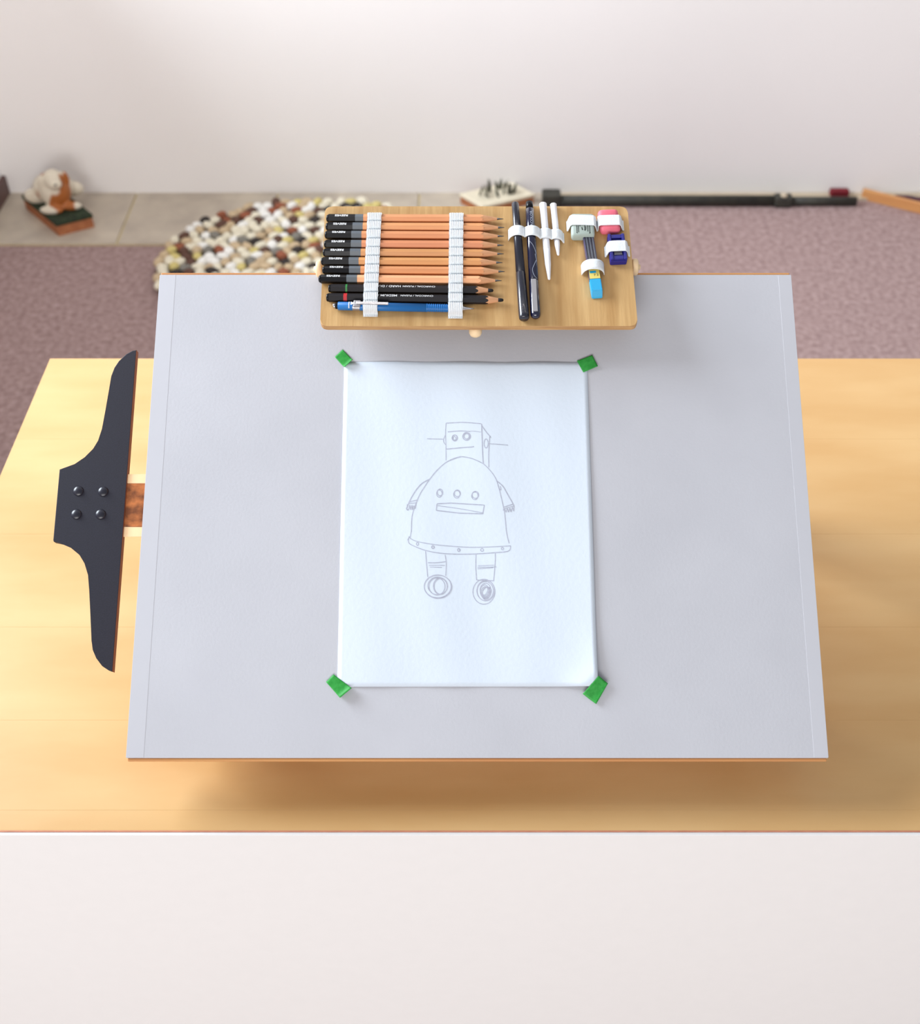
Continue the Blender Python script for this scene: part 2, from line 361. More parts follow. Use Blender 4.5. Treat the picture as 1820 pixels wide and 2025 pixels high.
for a in [(836, 392, 38, 42), (836, 392, 34, 40), (834, 397, 20, 24), (1000, 372, 54, 54), (998, 374, 48, 50), (1000, 372, 34, 36), (1270, 472, 28, 62), (632, 1145, 38, 46), (622, 1162, 38, 50), (872, 1158, 42, 46), (864, 1172, 44, 52), (1122, 1180, 45, 48), (1114, 1194, 44, 52)]: oval(*a, O1)
draw([(590, 1305), (780, 1292), (1245, 1322), (1225, 1442), (900, 1432), (580, 1395), (590, 1305)], O1, .0007, False); draw([(600, 1330), (900, 1370), (1225, 1430)], O1, .0004)
for p, wd in [([(235, 350), (218, 440)], .0005), ([(1550, 350), (1565, 430), (1588, 522)], .0006), ([(182, 480), (205, 430)], .0004),
    ([(205, 425), (230, 460), (330, 500), (560, 540), (850, 565), (1100, 575), (1400, 568), (1610, 556)], .0005),
    ([(205, 425), (195, 500), (240, 545), (430, 620), (650, 660), (900, 670), (1150, 665), (1400, 650), (1580, 628), (1610, 556)], .0006),
    ([(432, 630), (445, 800), (462, 990)], .0006), ([(703, 680), (718, 800), (710, 970)], .0006), ([(465, 792), (600, 790), (715, 775)], .0006), ([(480, 826), (700, 826)], .0004), ([(490, 850), (660, 855)], .0004),
    ([(1130, 675), (1128, 850), (1138, 1030)], .0006), ([(1397, 660), (1395, 800), (1375, 1040)], .0006), ([(1140, 1028), (1375, 1038)], .0006), ([(1155, 830), (1380, 822)], .0004), ([(1150, 850), (1415, 848)], .0004), ([(1150, 872), (1370, 858)], .0004)]: draw(p, O2, wd)
for a in [(320, 530, 15, 20), (535, 575, 20, 20), (535, 578, 16, 18), (893, 612, 18, 21), (890, 614, 14, 20), (1215, 612, 20, 20), (1497, 595, 15, 17),
          (605, 1125, 190, 160), (600, 1118, 186, 158), (600, 1112, 136, 122), (635, 1115, 95, 115), (640, 1118, 90, 108), (590, 1120, 110, 118), (1240, 1190, 152, 172), (1265, 1175, 122, 140), (1258, 1180, 112, 132), (1262, 1170, 75, 98), (1262, 1205, 58, 85), (1250, 1185, 60, 90)]: oval(*a, O2)
for k in range(7): oval(1255+k*4, 1180+k*5, 30+5*k, 55+6*k, O2, .0003, .4)
obj('pencil_drawing', dr, m_graph, pp)

def tape(q, label, lifted):
    c = [BOARD.at(x, y, .001) for x, y in q]; mid = sum(c, Vector())/4; mid.z = 0
    t = bmesh.new(); n = 10; g = []
    for i in range(n+1):
        row = []
        for j in range(n+1):
            u, v = i/n, j/n; p = c[0]*(1-u)*(1-v)+c[1]*u*(1-v)+c[2]*u*v+c[3]*(1-u)*v
            h = max(lift(p.x, p.y)+.0002, .0009) + lifted*max(0, u-.72)**2*40*.001
            row.append((t.verts.new((p.x-mid.x, p.y-mid.y, h+.0002)), t.verts.new((p.x-mid.x, p.y-mid.y, h))))
        g.append(row)
    for i in range(n):
        for j in range(n):
            for k in (0, 1): t.faces.new((g[i][j][k], g[i+1][j][k], g[i+1][j+1][k], g[i][j+1][k]))
    for i in range(n):
        for j in (0, n): t.faces.new((g[i][j][0], g[i+1][j][0], g[i+1][j][1], g[i][j][1])); t.faces.new((g[j][i][0], g[j][i+1][0], g[j][i+1][1], g[j][i][1]))
    o = obj('masking_tape', t, m_tape, None, True); o.matrix_world = BOARD.frame(mid); tag(o, label, 'tape', 'green tapes holding the paper')
tape([(677.9, 691), (698.8, 713.2), (682.3, 728.4), (662.3, 705.8)], 'small green tape piece on the top left corner of the paper', 1)
tape([(1171.5, 702.3), (1182.8, 725), (1154, 736.9), (1141.3, 713.5)], 'squarish green tape piece on the top right corner of the paper', .2)
tape([(659.7, 1333.4), (696.8, 1361.6), (673.4, 1380.9), (644.8, 1348.5)], 'green tape piece with curled end on the bottom left paper corner', 1.2)
tape([(1183.4, 1337.2), (1202.2, 1352), (1179.2, 1392.5), (1152.3, 1372.5)], 'long green tape piece beside the creased bottom right paper corner', .2)

# ------------------------------------------------------------------ tool tray above the board (frame: x right, y up, z off its face)
tr = thing('tool_tray', 'plywood tool tray with white elastic straps clipped over the board top', 'tray', TRAY.m.copy())
c = [TRAY.at(*q) for q in ((633, 645), (1262, 645), (1241, 408), (643, 408))]
TH = .0062
def rounded(c, r, n=5):
    out = []
    for k in range(4):
        p, a, b = c[k], c[k-1], c[(k+1) % 4]; u, v = (a-p).normalized(), (b-p).normalized()
        for j in range(n+1):
            t = j/n; q = p + u*r*(1-t)**2 + v*r*t**2; out.append((q.x, q.y))
    return out
ob = obj('plywood_board', prism(rounded(c, .0075), -TH, 0, .0006), [m_ply, m_plyedge], tr)
for f in ob.data.polygons:
    if abs(f.normal.z) < .5: f.material_index = 1
TD = c[2].y
kx = TRAY.at(941, 649).x
obj('front_knob', lathe([(0, .0058), (.006, .0058), (.010, .0062), (.0135, .0060), (.0160, .0046), (.0172, .0022), (.0175, .0005)], 20, 'X', mtx=Matrix.Translation((kx, .0165, -TH-.0050)) @ Matrix.Rotation(R(-90), 4, 'Z') @ Matrix.Rotation(R(8), 4, 'Y')), m_knob, tr, True)
for sgn, q in ((-1, (637, 521)), (1, (1251.0, 517))):
    p = TRAY.at(*q); p.z = -.0090
    mt = Matrix.Translation(p) @ Matrix.Rotation(0 if sgn > 0 else math.pi, 4, 'Z')
    obj('side_knob', lathe([(-.004, .0030), (.0004, .0030), (.0006, .0070), (.0016, .0080), (.0052, .0080), (.0064, .0068), (.0066, .0030), (.0085, .0026), (.0090, .0012)], 20, 'X', mtx=mt), m_knob, tr, True)
top_ = [TRAY.m.inverted() @ (BOARD.m @ Vector((0, BH/2+.0027, z))) for z in (-.0009, -.0129)]
ay = max(v.y for v in top_) + .0004; az = min(v.z for v in top_)
for x in (-.115, .105):                                      # arms that hook behind the board's top edge
    obj('support_arm', B((x, ay+.006, (-TH+az)/2), (.014, .012, -TH-az), .001), m_wood, tr)
# pencils
PN = []                                                       # (y as function of x, radius) for the straps
def pencil_body(o0, o1, xs0, xs1, ap, rot, L, cone=None):
    """six sided stick from xs0 to xs1; xs1 None = sharpened: scalloped edge where the cone of slope k cuts the sides."""
    bm = bmesh.new(); n = 24
    def rr(a): return ap/math.cos(((a-rot+math.pi/6) % (math.pi/3)) - math.pi/6)
    A = [2*math.pi*k/n + rot for k in range(n)]; ra = []; rb = []
    for a in A:
        r = rr(a); y, z = r*math.sin(a), r*math.cos(a)
        ra.append(bm.verts.new((xs0, y, z))); x1 = xs1 if cone is None else cone[0]-r/cone[1]
        rb.append(bm.verts.new((x1, y, z)))
    for k in range(n): bm.faces.new((ra[k], ra[(k+1) % n], rb[(k+1) % n], rb[k]))
    bm.faces.new(ra); bm.faces.new(rb); return bm
def cone_wood(ap, rot, cone, rl):
    bm = bmesh.new(); n = 24; ra = []; rb = []
    for k in range(n):
        a = 2*math.pi*k/n + rot; r = ap/math.cos(((a-rot+math.pi/6) % (math.pi/3)) - math.pi/6)
        ra.append(bm.verts.new((cone[0]-r/cone[1], r*math.sin(a), r*math.cos(a)))); rb.append(bm.verts.new((cone[0]-rl/cone[1], rl*math.sin(a), rl*math.cos(a))))
    for k in range(n): bm.faces.new((ra[k], ra[(k+1) % n], rb[(k+1) % n], rb[k]))
    bm.faces.new(rb); bm.faces.new(ra); return bm
def place(q0, q1, h):
    a, b = TRAY.at(*q0, h), TRAY.at(*q1, h); d = b-a
    PN.append((a, b, h)); return TRAY.frame(Vector((a.x, a.y, 0)), math.atan2(d.y, d.x)), d.length
ordn = ['top of the row, nearest the tray back edge', 'second from the top of the row', 'third from the top of the row', 'fourth from the top of the row', 'fifth from the top of the row', 'sixth from the top of the row', 'seventh from the top, tip reaching furthest right', 'palest wood, just above the black charcoal pencils']
RW = [((645.6, 432), (996, 433), 703, 719), ((644.3, 448.3), (998, 450), 698, 718), ((642.4, 464.7), (997.3, 467), 695.5, 715.5), ((641, 483), (996.7, 485), 694.6, 715.5), ((638.7, 499.8), (996.7, 502), 693, 714), ((635, 517), (994.4, 519.3), 690.4, 710), ((637.7, 534.2), (999, 537), 691, 713.5), ((630.3, 551.6), (992.7, 555), 686, 707)]
AP = .0036; HC = .0042
for i, (q0, q1, xb, xg) in enumerate(RW):
    mt, L = place(q0, q1, HC); f = L/(q1[0]-q0[0]); lb, lg = (xb-q0[0])*f, (xg-q0[0])*f
    t = thing('pencil', 'wooden graphite pencil with black end, ' + ordn[i], 'pencil', mt, 'graphite pencils in the tray')
    rot = R(random.uniform(14, 24)); k = .185; cone = (L, k); up = Matrix.Translation((0, 0, HC))
    def pt(n, bm, m, sm=False):
        o = obj(n, bm, m, t, sm); o.location = (0, 0, HC); return o
    pt('shaft', pencil_body(0, 0, lg, None, AP, rot, L, cone), m_cedar[i])
    pt('grey_band', pencil_body(0, 0, lb, lg, AP+.00005, rot, L), m_grey)
    be = pt('black_end', pencil_body(0, 0, .0022, lb, AP+.00005, rot, L), m_black)
    pt('end_cap', lathe([(0, .0018), (.0003, .0027), (.0010, .0034), (.0023, .00385)], 18), m_black, True)
    pt('sharpened_cone', cone_wood(AP, rot, cone, .00115), m_rawwood)
    pt('lead', lathe([(L-.0064, .00112), (L-.0012, .0004), (L, .0002)], 10), m_lead, True)
    face = Matrix.Translation((lb*.53, 0, HC)) @ Matrix.Rotation(-rot, 4, 'X') @ Matrix.Translation((0, 0, AP+.00012)) @ Matrix.Rotation(math.pi, 4, 'Z')
    text_mesh('REEVES', .0036, face, 'lettering', m_ink, be, 1.12, 1.12, .00011)
for i, (q0, q1, ring, ln, wd, name, lab) in enumerate([((650, 570.5), (976, 574.5), (684, 687.5), m_green, 'CHARCOAL / FUSAIN  HARD / DUR', 'charcoal_pencil', 'black charcoal pencil with a green ring, above the red ringed one'), ((646, 588.4), (996, 593.5), (680, 687), m_red, 'CHARCOAL / FUSAIN  MEDIUM / MOYEN', 'charcoal_pencil', 'black charcoal pencil with a red ring, next to the blue pencil')]):
    mt, L = place(q0, q1, HC); f = L/(q1[0]-q0[0]); t = thing(name, lab, 'pencil', mt, 'charcoal pencils in the tray')
    rot = R(18); cone = (L+.004, .2)
    def pt(n, bm, m, sm=False):
        o = obj(n, bm, m, t, sm); o.location = (0, 0, HC); return o
    a, b = (ring[0]-q0[0])*f, (ring[1]-q0[0])*f
    sh = pt('shaft', pencil_body(0, 0, b, None, AP, rot, L, cone), m_blackmatt); pt('coloured_ring', pencil_body(0, 0, a, b, AP+.00005, rot, L), ln)
    pt('painted_end', pencil_body(0, 0, .002, a, AP, rot, L), m_blackmatt); pt('end_cap', lathe([(0, .0030), (.0006, .0036), (.0021, .0039)], 18), m_black, True)
    pt('sharpened_cone', cone_wood(AP, rot, cone, .0018), m_rawwood)
    pt('charcoal_tip', lathe([(cone[0]-.0095, .0018), (L-.0025, .0017), (L-.0006, .0013), (L, .0006)], 12), m_char, True)
    # the print runs between the two straps; its far end disappears under the left strap
    x1 = (861-q0[0])*f if i == 0 else (857-q0[0])*f
    face = Matrix.Translation((0, 0, HC)) @ Matrix.Rotation(-rot, 4, 'X') @ Matrix.Translation((0, 0, AP+.00012)) @ Matrix.Rotation(math.pi, 4, 'Z')
    def words(s, xa, xb, sz):
        n = len(s); text_mesh(s, sz, Matrix.Translation(Vector(((xa+xb)/2*f, 0, 0))) @ face, 'lettering', m_ink, sh, 1, 1, .00004)
    px0 = q0[0]
    if i == 0:
        words('CHARCOAL / FUSAIN', 797-px0, 861-px0, .0032); words('HARD / DUR', 746-px0, 791-px0, .0042)
    else:
        words('CHARCOAL / FUSAIN', 793-px0, 857-px0, .0032); words('MEDIUM /', 747-px0, 787-px0, .0042)
# blue mechanical pencil
q0, q1 = (659, 604.8), (938, 610.6); mt, L = place(q0, q1, HC); f = L/(q1[0]-q0[0]); X = lambda p: (p-q0[0])*f
t = thing('mechanical_pencil', 'blue mechanical pencil with silver clip, lowest in the tray', 'pencil', mt)
def pt(n, bm, m, sm=False):
    o = obj(n, bm, m, t, sm); o.location = (0, 0, HC); return o
pt('push_button', lathe([(0, .0020), (.0006, .0025), (X(664.5), .0025), (X(664.6), .0018), (X(668), .0018)], 18), m_chrome, True)
pt('dark_collar', lathe([(X(664), .0029), (X(669), .0029)], 18), m_black)
pt('barrel', lathe([(X(668.5), .0034), (X(669.5), .0039), (X(844), .0039)], 24), m_blue, True)
pr = [(X(844), .0039)]
for k in range(12): a = X(846+k*4.2); pr += [(a, .0039), (a+.0004, .0034), (a+.0010, .0034), (a+.0014, .0039)]
pt('ribbed_grip', lathe(pr + [(X(899), .0039), (X(905), .0034)], 24), m_blue)
pt('metal_tip', lathe([(X(905), .0031), (X(914), .0026), (X(921), .0017), (X(931), .0009), (X(938), .0004)], 16), m_chrome, True)
cl = pt('clip', B((X(737), 0, .0054), (X(769)-X(705), .0030, .0010), .0004), m_chrome)
bm = bmesh.new(); box(bm, (X(707), 0, .0040), (X(712)-X(698), .0072, .0018), .0006); lathe([(X(698), .0041), (X(712), .0041)], 24, bm=bm); cb = pt('clip_band', bm, m_metal)
bm = bmesh.new(); stroke(bm, [Vector((X(691), .0041*math.sin(a), .0041*math.cos(a))) for a in [R(-62+124*k/10) for k in range(11)]], .0010, Vector((0, 0, 1)))
a = [bm.verts.new(v) for v in ((X(694.5), .0018, .00492), (X(694.5), -.0018, .00492), (X(705), 0, .00505))]; bm.faces.new(a)
b = [bm.verts.new(v) for v in ((X(696), .0010, .0051), (X(696), -.0010, .0051), (X(699.5), 0, .0051))]
o = obj('clip_emblem', bm, m_ink, cb)

# the two long elastic straps over the row
def row_strap(top, bot, xw, frayed):
    a, b = TRAY.at(*top), TRAY.at(*bot); axis = (b-a); path = []; cr = []
    for p, q, h in PN[:11]:
        mx = a.x + (b.x-a.x)*((p.y-a.y)/(b.y-a.y)); cr.append(p.y + (q.y-p.y)*((mx-p.x)/(q.x-p.x)))
    Y0, Y1 = cr[0]+.0044, cr[-1]-.0046
    xat = lambda y: a.x + (b.x-a.x)*((y-a.y)/(b.y-a.y))
    P = [(Y0+.0042, .0002), (Y0+.0012, .0004), (Y0+.0004, .0030)]
    n = 8
    for i, y in enumerate(cr):
        up = cr[i-1]-y if i else 9; dn = y-cr[i+1] if i < len(cr)-1 else 9
        hi, lo = min(.0046, up/2), min(.0046, dn/2)
        for k in range(n+1):
            d = hi - (hi+lo)*k/n; P.append((y+d, HC-.0004+.0052*(1-min(1, abs(d)/.0050)**2.6)**.55))
    P += [(Y1-.0004, .0030), (Y1-.0014, .0005), (Y1-.0040, .0002)]
    pts = [Vector((xat(y), y, z)) for y, z in P]
    wd = [xw*(1+.02*math.sin(i*1.3)) for i in range(len(pts))]
    o = obj('elastic_strap', ribbon(pts, Vector((1, 0, 0)), wd, .0007, 8, wave=.00034), m_elastic, tr, False); return o
row_strap((742.5, 424), (733.5, 612), .0134, True)
row_strap((903, 424), (901, 612), .0134, False)

# pens and stumps
def pen(q0, q1, h, name, label, cat, parts, group=None):
    """q0 = upper end, q1 = lower end; local x runs from upper to lower end."""
    a, b = TRAY.at(*q0, h), TRAY.at(*q1, h); d = b-a
    t = thing(name, label, cat, TRAY.frame(Vector((a.x, a.y, 0)), math.atan2(d.y, d.x)), group); L = d.length
    for n, pr, m, sm in parts(L): o = obj(n, lathe(pr, 24), m, t, sm); o.location = (0, 0, h)
    return t, L
t, L = pen((1019, 402), (1037, 631), .0049, 'marker_pen', 'plain black capped marker pen, leftmost of the four upright sticks', 'pen', lambda L: [
    ('barrel', [(0, .0026), (.0003, .0032), (.0008, .0035), (L*.62, .0044)], m_penblack, True),
    ('cap', [(L*.615, .0044), (L*.62, .00475), (L-.004, .0049), (L-.001, .0047), (L, .0040)], m_penblack, True)])
t, L = pen((1047, 400), (1060, 629), .0050, 'fineliner_pen', 'navy pen with silver line pattern and metal clip', 'pen', lambda L: [
    ('end_plug', [(0, .0026), (.0004, .0034), (.009, .0036)], m_black, True),
    ('barrel', [(.009, .0040), (.0095, .0043), (L*.70, .0045)], m_navy, True),
    ('cap', [(L*.70, .0045), (L*.705, .0049), (L-.004, .0048), (L-.0015, .0042), (L, .0022)], m_navy, True)])
bm = B((L*.835, -.0006, .0101), (L*.27, .0048, .0010), .0003); ck = obj('clip', bm, m_metal, t)
obj('clip_foot', B((L*.715, -.0006, .0095), (.004, .0040, .0014), .0003), m_metal, ck)
# local frame: x points down the tray, y points right (+x of the tray)
text_mesh('ACOLOR', .0042, Matrix.Translation((.0265-.004, .0010, .0050+.00435)) @ Matrix.Rotation(math.pi, 4, 'Z') @ Matrix.Rotation(0, 4, 'X'), 'lettering', m_silver, t, 1.05, .8, .00005)
def onpen(s, y, r=.0046, h=.0050): y = max(-.0042, min(.0042, y)); return Vector((s, y, h+math.sqrt(r*r-y*y)+.0001))
bm = bmesh.new()
for pts in ([(.048, -.0030), (.054, .0006), (.061, .0030), (.064, .0033)], [(.064, .0024), (.072, .0036)], [(.070, .0034), (.076, .0012), (.081, -.0008), (.086, -.0006), (.090, .0010), (.092, .0030)], [(.0935, .0036), (.0945, .0006), (.100, .0006), (.1015, .0010), (.1015, .0034)], [(.096, .0022), (.0985, .0022)]):
    q = spline(pts, 6) if len(pts) > 2 else pts; stroke(bm, [onpen(*p) for p in q], .0004, Vector((0, 0, 1)))
obj('line_pattern', bm, m_silver, t)
for q0, q1, r, lab in (((1074, 403), (1086.5, 553), .0036, 'longer white blending stump with tapered tip, right of the navy pen'), ((1094.5, 404), (1104.5, 505), .0032, 'shorter white blending stump with tapered tip, beside the longer stump')):
    pen(q0, q1, r, 'blending_stump', lab, 'blending stump', lambda L, r=r: [('shaft', [(0, r*.75), (.0005, r), (.012, r*.94), (L*.62, r*.93)], m_stump, False), ('tapered_tip', [(L*.62, r*.93), (L*.8, r*.8), (L*.97, r*.40), (L-.0008, r*.36), (L, r*.2)], m_stump, True)], 'white blending stumps in the tray')
def hump_strap(name, pix, humps, width, h0=.0003):
    """strap across the tray through pixel points pix; humps = list of (centre x, radius, top z)."""
    a, b = TRAY.at(*pix[0]), TRAY.at(*pix[1]); pts = []; n = 90
    for k in range(n+1):
        x = a.x + (b.x-a.x)*k/n; y = a.y+(b.y-a.y)*k/n; z = h0
        for cx, rw, top in humps:
            d = abs(x-cx)
            if d < rw*1.75: z = max(z, top*(1-(d/(rw*1.75))**2.1)**.62 if d < rw*1.75 else 0)
        pts.append(Vector((x, y, z)))
    return obj('elastic_strap', ribbon(pts, Vector((0, 1, 0)), width, .0008, 0, 5), m_elastic, tr, True)
tx = lambda x, y: TRAY.at(x, y).x
hump_strap('', ((1005, 467), (1116, 472)), [(tx(1024, 460), .0050, .0096), (tx(1051.5, 460), .0051, .0104), (tx(1078.5, 462), .0040, .0076), (tx(1099, 462), .0037, .0068)], .0112)

# erasers, sharpener, lead case
def slab(name, q, h, label, cat, mats, bev, ang=0, group=None):
    c = [TRAY.at(x, y, h) for x, y in q]; mid = sum(c, Vector())/len(c); mid.z = 0
    return thing(name, label, cat, TRAY.frame(mid, ang), group), mid
q = [(1130, 471), (1176, 471), (1173, 420), (1132, 420)]
t, mid = slab('kneaded_eraser', q, .008, 'grey green block eraser with dark lettering under an elastic strap', 'eraser', None, 0)
sx, sy = .0222, .0262
obj('block', B((0, 0, .0050), (sx, sy, .0100), .0026, seg=3), m_kneaded, t, True)
bm = bmesh.new(); Z = .01012
for x, y0, y1 in ((-.0060, -.0010, -.0105), (-.0045, -.0010, -.0100), (-.0030, -.0012, -.0028), (-.0010, -.0040, -.0072), (.0016, -.0012, -.0080), (.0044, -.0012, -.0090), (.0062, -.0014, -.0112)): stroke(bm, [Vector((x, y0, Z)), Vector((x, y1, Z))], .0007)
for a, b in (((-.0016, -.0042), (-.0002, -.0070)), ((.0010, -.0072), (.0026, -.0072)), ((.0026, -.0030), (.0026, -.0066)), ((.0056, -.0112), (.0068, -.0100)), ((-.0066, -.0102), (-.0056, -.0108))): stroke(bm, [Vector((*a, Z)), Vector((*b, Z))], .0006)
obj('lettering', bm, m_dark, t)
KE = mid
q = [(1187, 463), (1228, 462), (1222, 411), (1183, 412)]
t, mid = slab('pink_eraser', q, .006, 'rounded pink eraser strapped at the upper right of the tray', 'eraser', None, 0)
obj('block', B((0, 0, .0045), (.0198, .0264, .0090), .0040, Matrix.Rotation(R(4), 4, 'Z'), 4), m_pink, t, True); PE = mid
def flat_strap(x0, x1, xa, xb, ya, yb, top, width, z1=None):
    """over one block: rises from the tray at x0, lies on the block between xa and xb, returns at x1."""
    pts = [Vector((x0, ya, .0004)), Vector((x0+(xa-x0)*.35, ya, .0010)), Vector((xa-.0004, ya, top*.86)), Vector((xa+.0010, ya, top)), Vector(((xa+xb)/2, (ya+yb)/2, top+.0002)), Vector((xb-.0010, yb, top)), Vector((xb+.0004, yb, top*.86)), Vector((xb+(x1-xb)*.65, yb, .0010)), Vector((x1, yb, .0004))]
    return pts
a = flat_strap(tx(1121, 446), tx(1183, 452), KE.x-.0113, KE.x+.0113, TRAY.at(1150, 435, .0105).y, TRAY.at(1150, 436, .0105).y, .0103, .011)
b = flat_strap(tx(1183, 452), tx(1233, 448), PE.x-.0101, PE.x+.0101, TRAY.at(1150, 436, .0095).y, TRAY.at(1205, 435, .0095).y, .0093, .011)
obj('elastic_strap', ribbon(a[:-1]+[Vector((tx(1182, 450), a[-1].y, .0016))]+b[1:], Vector((0, 1, 0)), .0116, .0008, 0, 5), m_elastic, tr, False)
q = [(1206, 522), (1240, 521), (1236, 464), (1203, 465)]
t, mid = slab('pencil_sharpener', q, .006, 'dark blue pencil sharpener under a strap, below the pink eraser', 'sharpener', None, 0, R(3)); SH = mid
obj('body', B((0, .0010, .0035), (.0160, .0305, .0070), .0012), m_sharp, t)
for s in (-1, 1): obj('side_ridge', B((s*.0064, .0010, .0080), (.0030, .0300, .0026), .0007), m_sharp, t)
for s in (-1, 1): obj('end_ridge', B((0, s*.0122+.0010, .0076), (.0100, .0044, .0018), .0005), m_sharp, t)
obj('blade', B((0, .0002, .0073), (.0076, .0150, .0008), .0002), m_metal, t)
obj('screw', lathe([(.0076, .0020), (.0085, .0020), (.0089, .0014)], 14, 'Z', mtx=Matrix.Translation((0, .001, 0))), m_chrome, t)
ysh = TRAY.at(1220, 485, .0098).y
p = flat_strap(tx(1196, 496), tx(1245, 500), SH.x-.0081, SH.x+.0081, ysh-.0012, ysh-.0005, .0096, .011)
obj('elastic_strap', ribbon(p, Vector((0, 1, 0)), .0118, .0008, 0, 5), m_elastic, tr)
# lead case: local x from the clear end to the cyan cap
a, b = TRAY.at(1163, 466, .005), TRAY.at(1182, 586, .004); d = b-a; L = d.length
t = thing('lead_case', 'slim pencil lead case with cyan cap and yellow label', 'lead case', TRAY.frame(Vector((a.x, a.y, 0)), math.atan2(d.y, d.x)))
W_ = .0104
xl0, xl1 = L*.58, L*.735
obj('clear_tube', B((L*.365, 0, .0033), (L*.73, W_, .0066), .0008), m_clear, t)
for k in range(6): obj('pencil_lead', lathe([(.002, .00045), (L*.52, .00045)], 8, mtx=Matrix.Translation((0, -.0036+k*.00145, .0067))), m_leads if k % 2 == 0 else m_grey, t)
lb_ = obj('label', B(((xl0+xl1)/2, 0, .0067), (xl1-xl0, W_-.0006, .0003)), m_yellow, t)
obj('label_patch', B((xl0+.0034, -.0012, .00692), (.0024, .0058, .0001)), m_cyan, lb_)
text_mesh('7 2', .0036, Matrix.Translation((xl0+.0070, .0014, .00695)) @ Matrix.Rotation(R(90), 4, 'Z'), 'lettering', m_dark, lb_, 1, .9)
bm = bmesh.new(); xs = [(L*.735, .0070, W_), (L*.93, .0070, W_), (L, .0018, W_*.96)]
rings = [[bm.verts.new(v) for v in ((x, -w/2, 0), (x, w/2, 0), (x, w/2, h), (x, -w/2, h))] for x, h, w in xs]
for r0, r1 in zip(rings, rings[1:]):
    for k in range(4): bm.faces.new((r0[k], r0[(k+1) % 4], r1[(k+1) % 4], r1[k]))
bm.faces.new(rings[0]); bm.faces.new(rings[-1]); bmesh.ops.bevel(bm, geom=list(bm.edges), offset=.0006, segments=2, affect='EDGES')
obj('cap', bm, m_cyan, t)
yl = TRAY.at(1172, 523, .009).y; xc = tx(1172, 527)
pts = []
for k in range(25):
    u = -1+2*k/24; pts.append(Vector((xc+u*.0103, yl-.0006, .0004+.0098*(1-abs(u)**2.6)**.6)))
obj('elastic_strap', ribbon(pts, Vector((0, 1, 0)), .0112, .0008, 0, 5), m_elastic, tr, True)

# ------------------------------------------------------------------ pebble rug
ex, ey, ea, eb = -.392, 2.60, .405, .338
rug = thing('pebble_rug', 'oval rug of multicoloured pebbles lying on tiles and carpet', 'rug', Matrix.Translation((ex, ey, 0)))
obj('backing', lathe([(.0065, .985), (.010, 1.0), (.014, .985)], 48, 'Z', mtx=Matrix.Diagonal((ea*.97, eb*.97, 1, 1))), m_back, rug)
def pebble_mesh(seed, key):
    rnd = random.Random(seed); bm = bmesh.new(); bmesh.ops.create_icosphere(bm, subdivisions=2, radius=1)
    for v in bm.verts: v.co *= 1+.10*math.sin(v.co.x*2.3+seed)*math.cos(v.co.y*2.1+seed*.7)
    me = bpy.data.meshes.new('pebble'); bm.to_mesh(me); bm.free(); me.materials.append(m_felt[key])
    for p in me.polygons: p.use_smooth = True
    return me
keys = ['cream']*11+['white']*4+['tan']*6+['grey']*2+['brown']*4+['dark']*3+['rust']*3+['olive']*2
pmesh = {k: [pebble_mesh(s, k) for s in range(2)] for k in m_felt}
step = .0300; cells = []; row = 0; y = -eb
while y < eb:
    x = -ea + (step/2 if row % 2 else 0)
    while x < ea:
        jx, jy = x+random.uniform(-.005, .005), y+random.uniform(-.005, .005)
        if (jx/(ea-.012))**2+(jy/(eb-.012))**2 < 1: cells.append((jx, jy))
        x += step
    y += step*.86; row += 1
cells.sort(key=lambda c: -(c[1]*1.0) + max(0, c[0]-.13)*6)     # those the photograph shows first
rest = bmesh.new()
for i, (x, y) in enumerate(cells):
    k = random.choice(keys); ang = random.uniform(0, math.pi); sa, sb, sc = random.uniform(.0155, .0205), random.uniform(.0125, .0155), random.uniform(.010, .013)
    mt = Matrix.Translation((x, y, .014+sc*.75)) @ Matrix.Rotation(ang, 4, 'Z') @ Matrix.Diagonal((sa, sb, sc, 1))
    if i < 298:
        o = bpy.data.objects.new('pebble', random.choice(pmesh[k])); COL.objects.link(o); o.parent = rug; o.matrix_local = mt
    else:
        g = bmesh.ops.create_icosphere(rest, subdivisions=1, radius=1, matrix=mt)
        for fc in {fc for v in g['verts'] for fc in v.link_faces}: fc.material_index = list(m_felt).index(k)
if rest.verts:
    o = obj('pebbles', rest, list(m_felt.values()), rug, True); o['kind'] = 'stuff'
else: rest.free()

# ------------------------------------------------------------------ ornaments on the tiles
def corner_base(pf, pl, pr, h):
    f, l, r = (FLOOR.at(*q) for q in (pf, pl, pr)); return f, l-f, r-f
DZ = Plane((0, 0, .007), 0); f, l, r = (DZ.at(*q) for q in ((117, 467), (52, 413), (187, 449))); l, r = l-f, r-f
dg = thing('dog_ornament', 'cream and tan dog ornament on a square base near left wall', 'ornament', Matrix.Translation((f.x, f.y, .007)))
P2 = lambda u, v: (l.x*u+r.x*v, l.y*u+r.y*v)
quad = lambda e: [P2(-e, -e), P2(-e, 1+e), P2(1+e, 1+e), P2(1+e, -e)]
obj('plinth', prism(quad(.0), 0, .030, .002), m_terra, dg)
obj('grass_top', prism(quad(.015), .030, .043, .004), m_moss, dg)
def blobs(name, spheres, mat, parent, vox=.003, gain=1):
    bm = bmesh.new()
    for c, s in spheres:
        bmesh.ops.create_icosphere(bm, subdivisions=3, radius=1, matrix=Matrix.Translation(c) @ Matrix.Diagonal((*(Vector(s)*gain), 1)))
    o = obj(name, bm, mat, parent, True); md = o.modifiers.new('join', 'REMESH'); md.mode = 'VOXEL'; md.voxel_size = vox; md.use_smooth_shade = True
    sm = o.modifiers.new('soft', 'SMOOTH'); sm.iterations = 6; return o
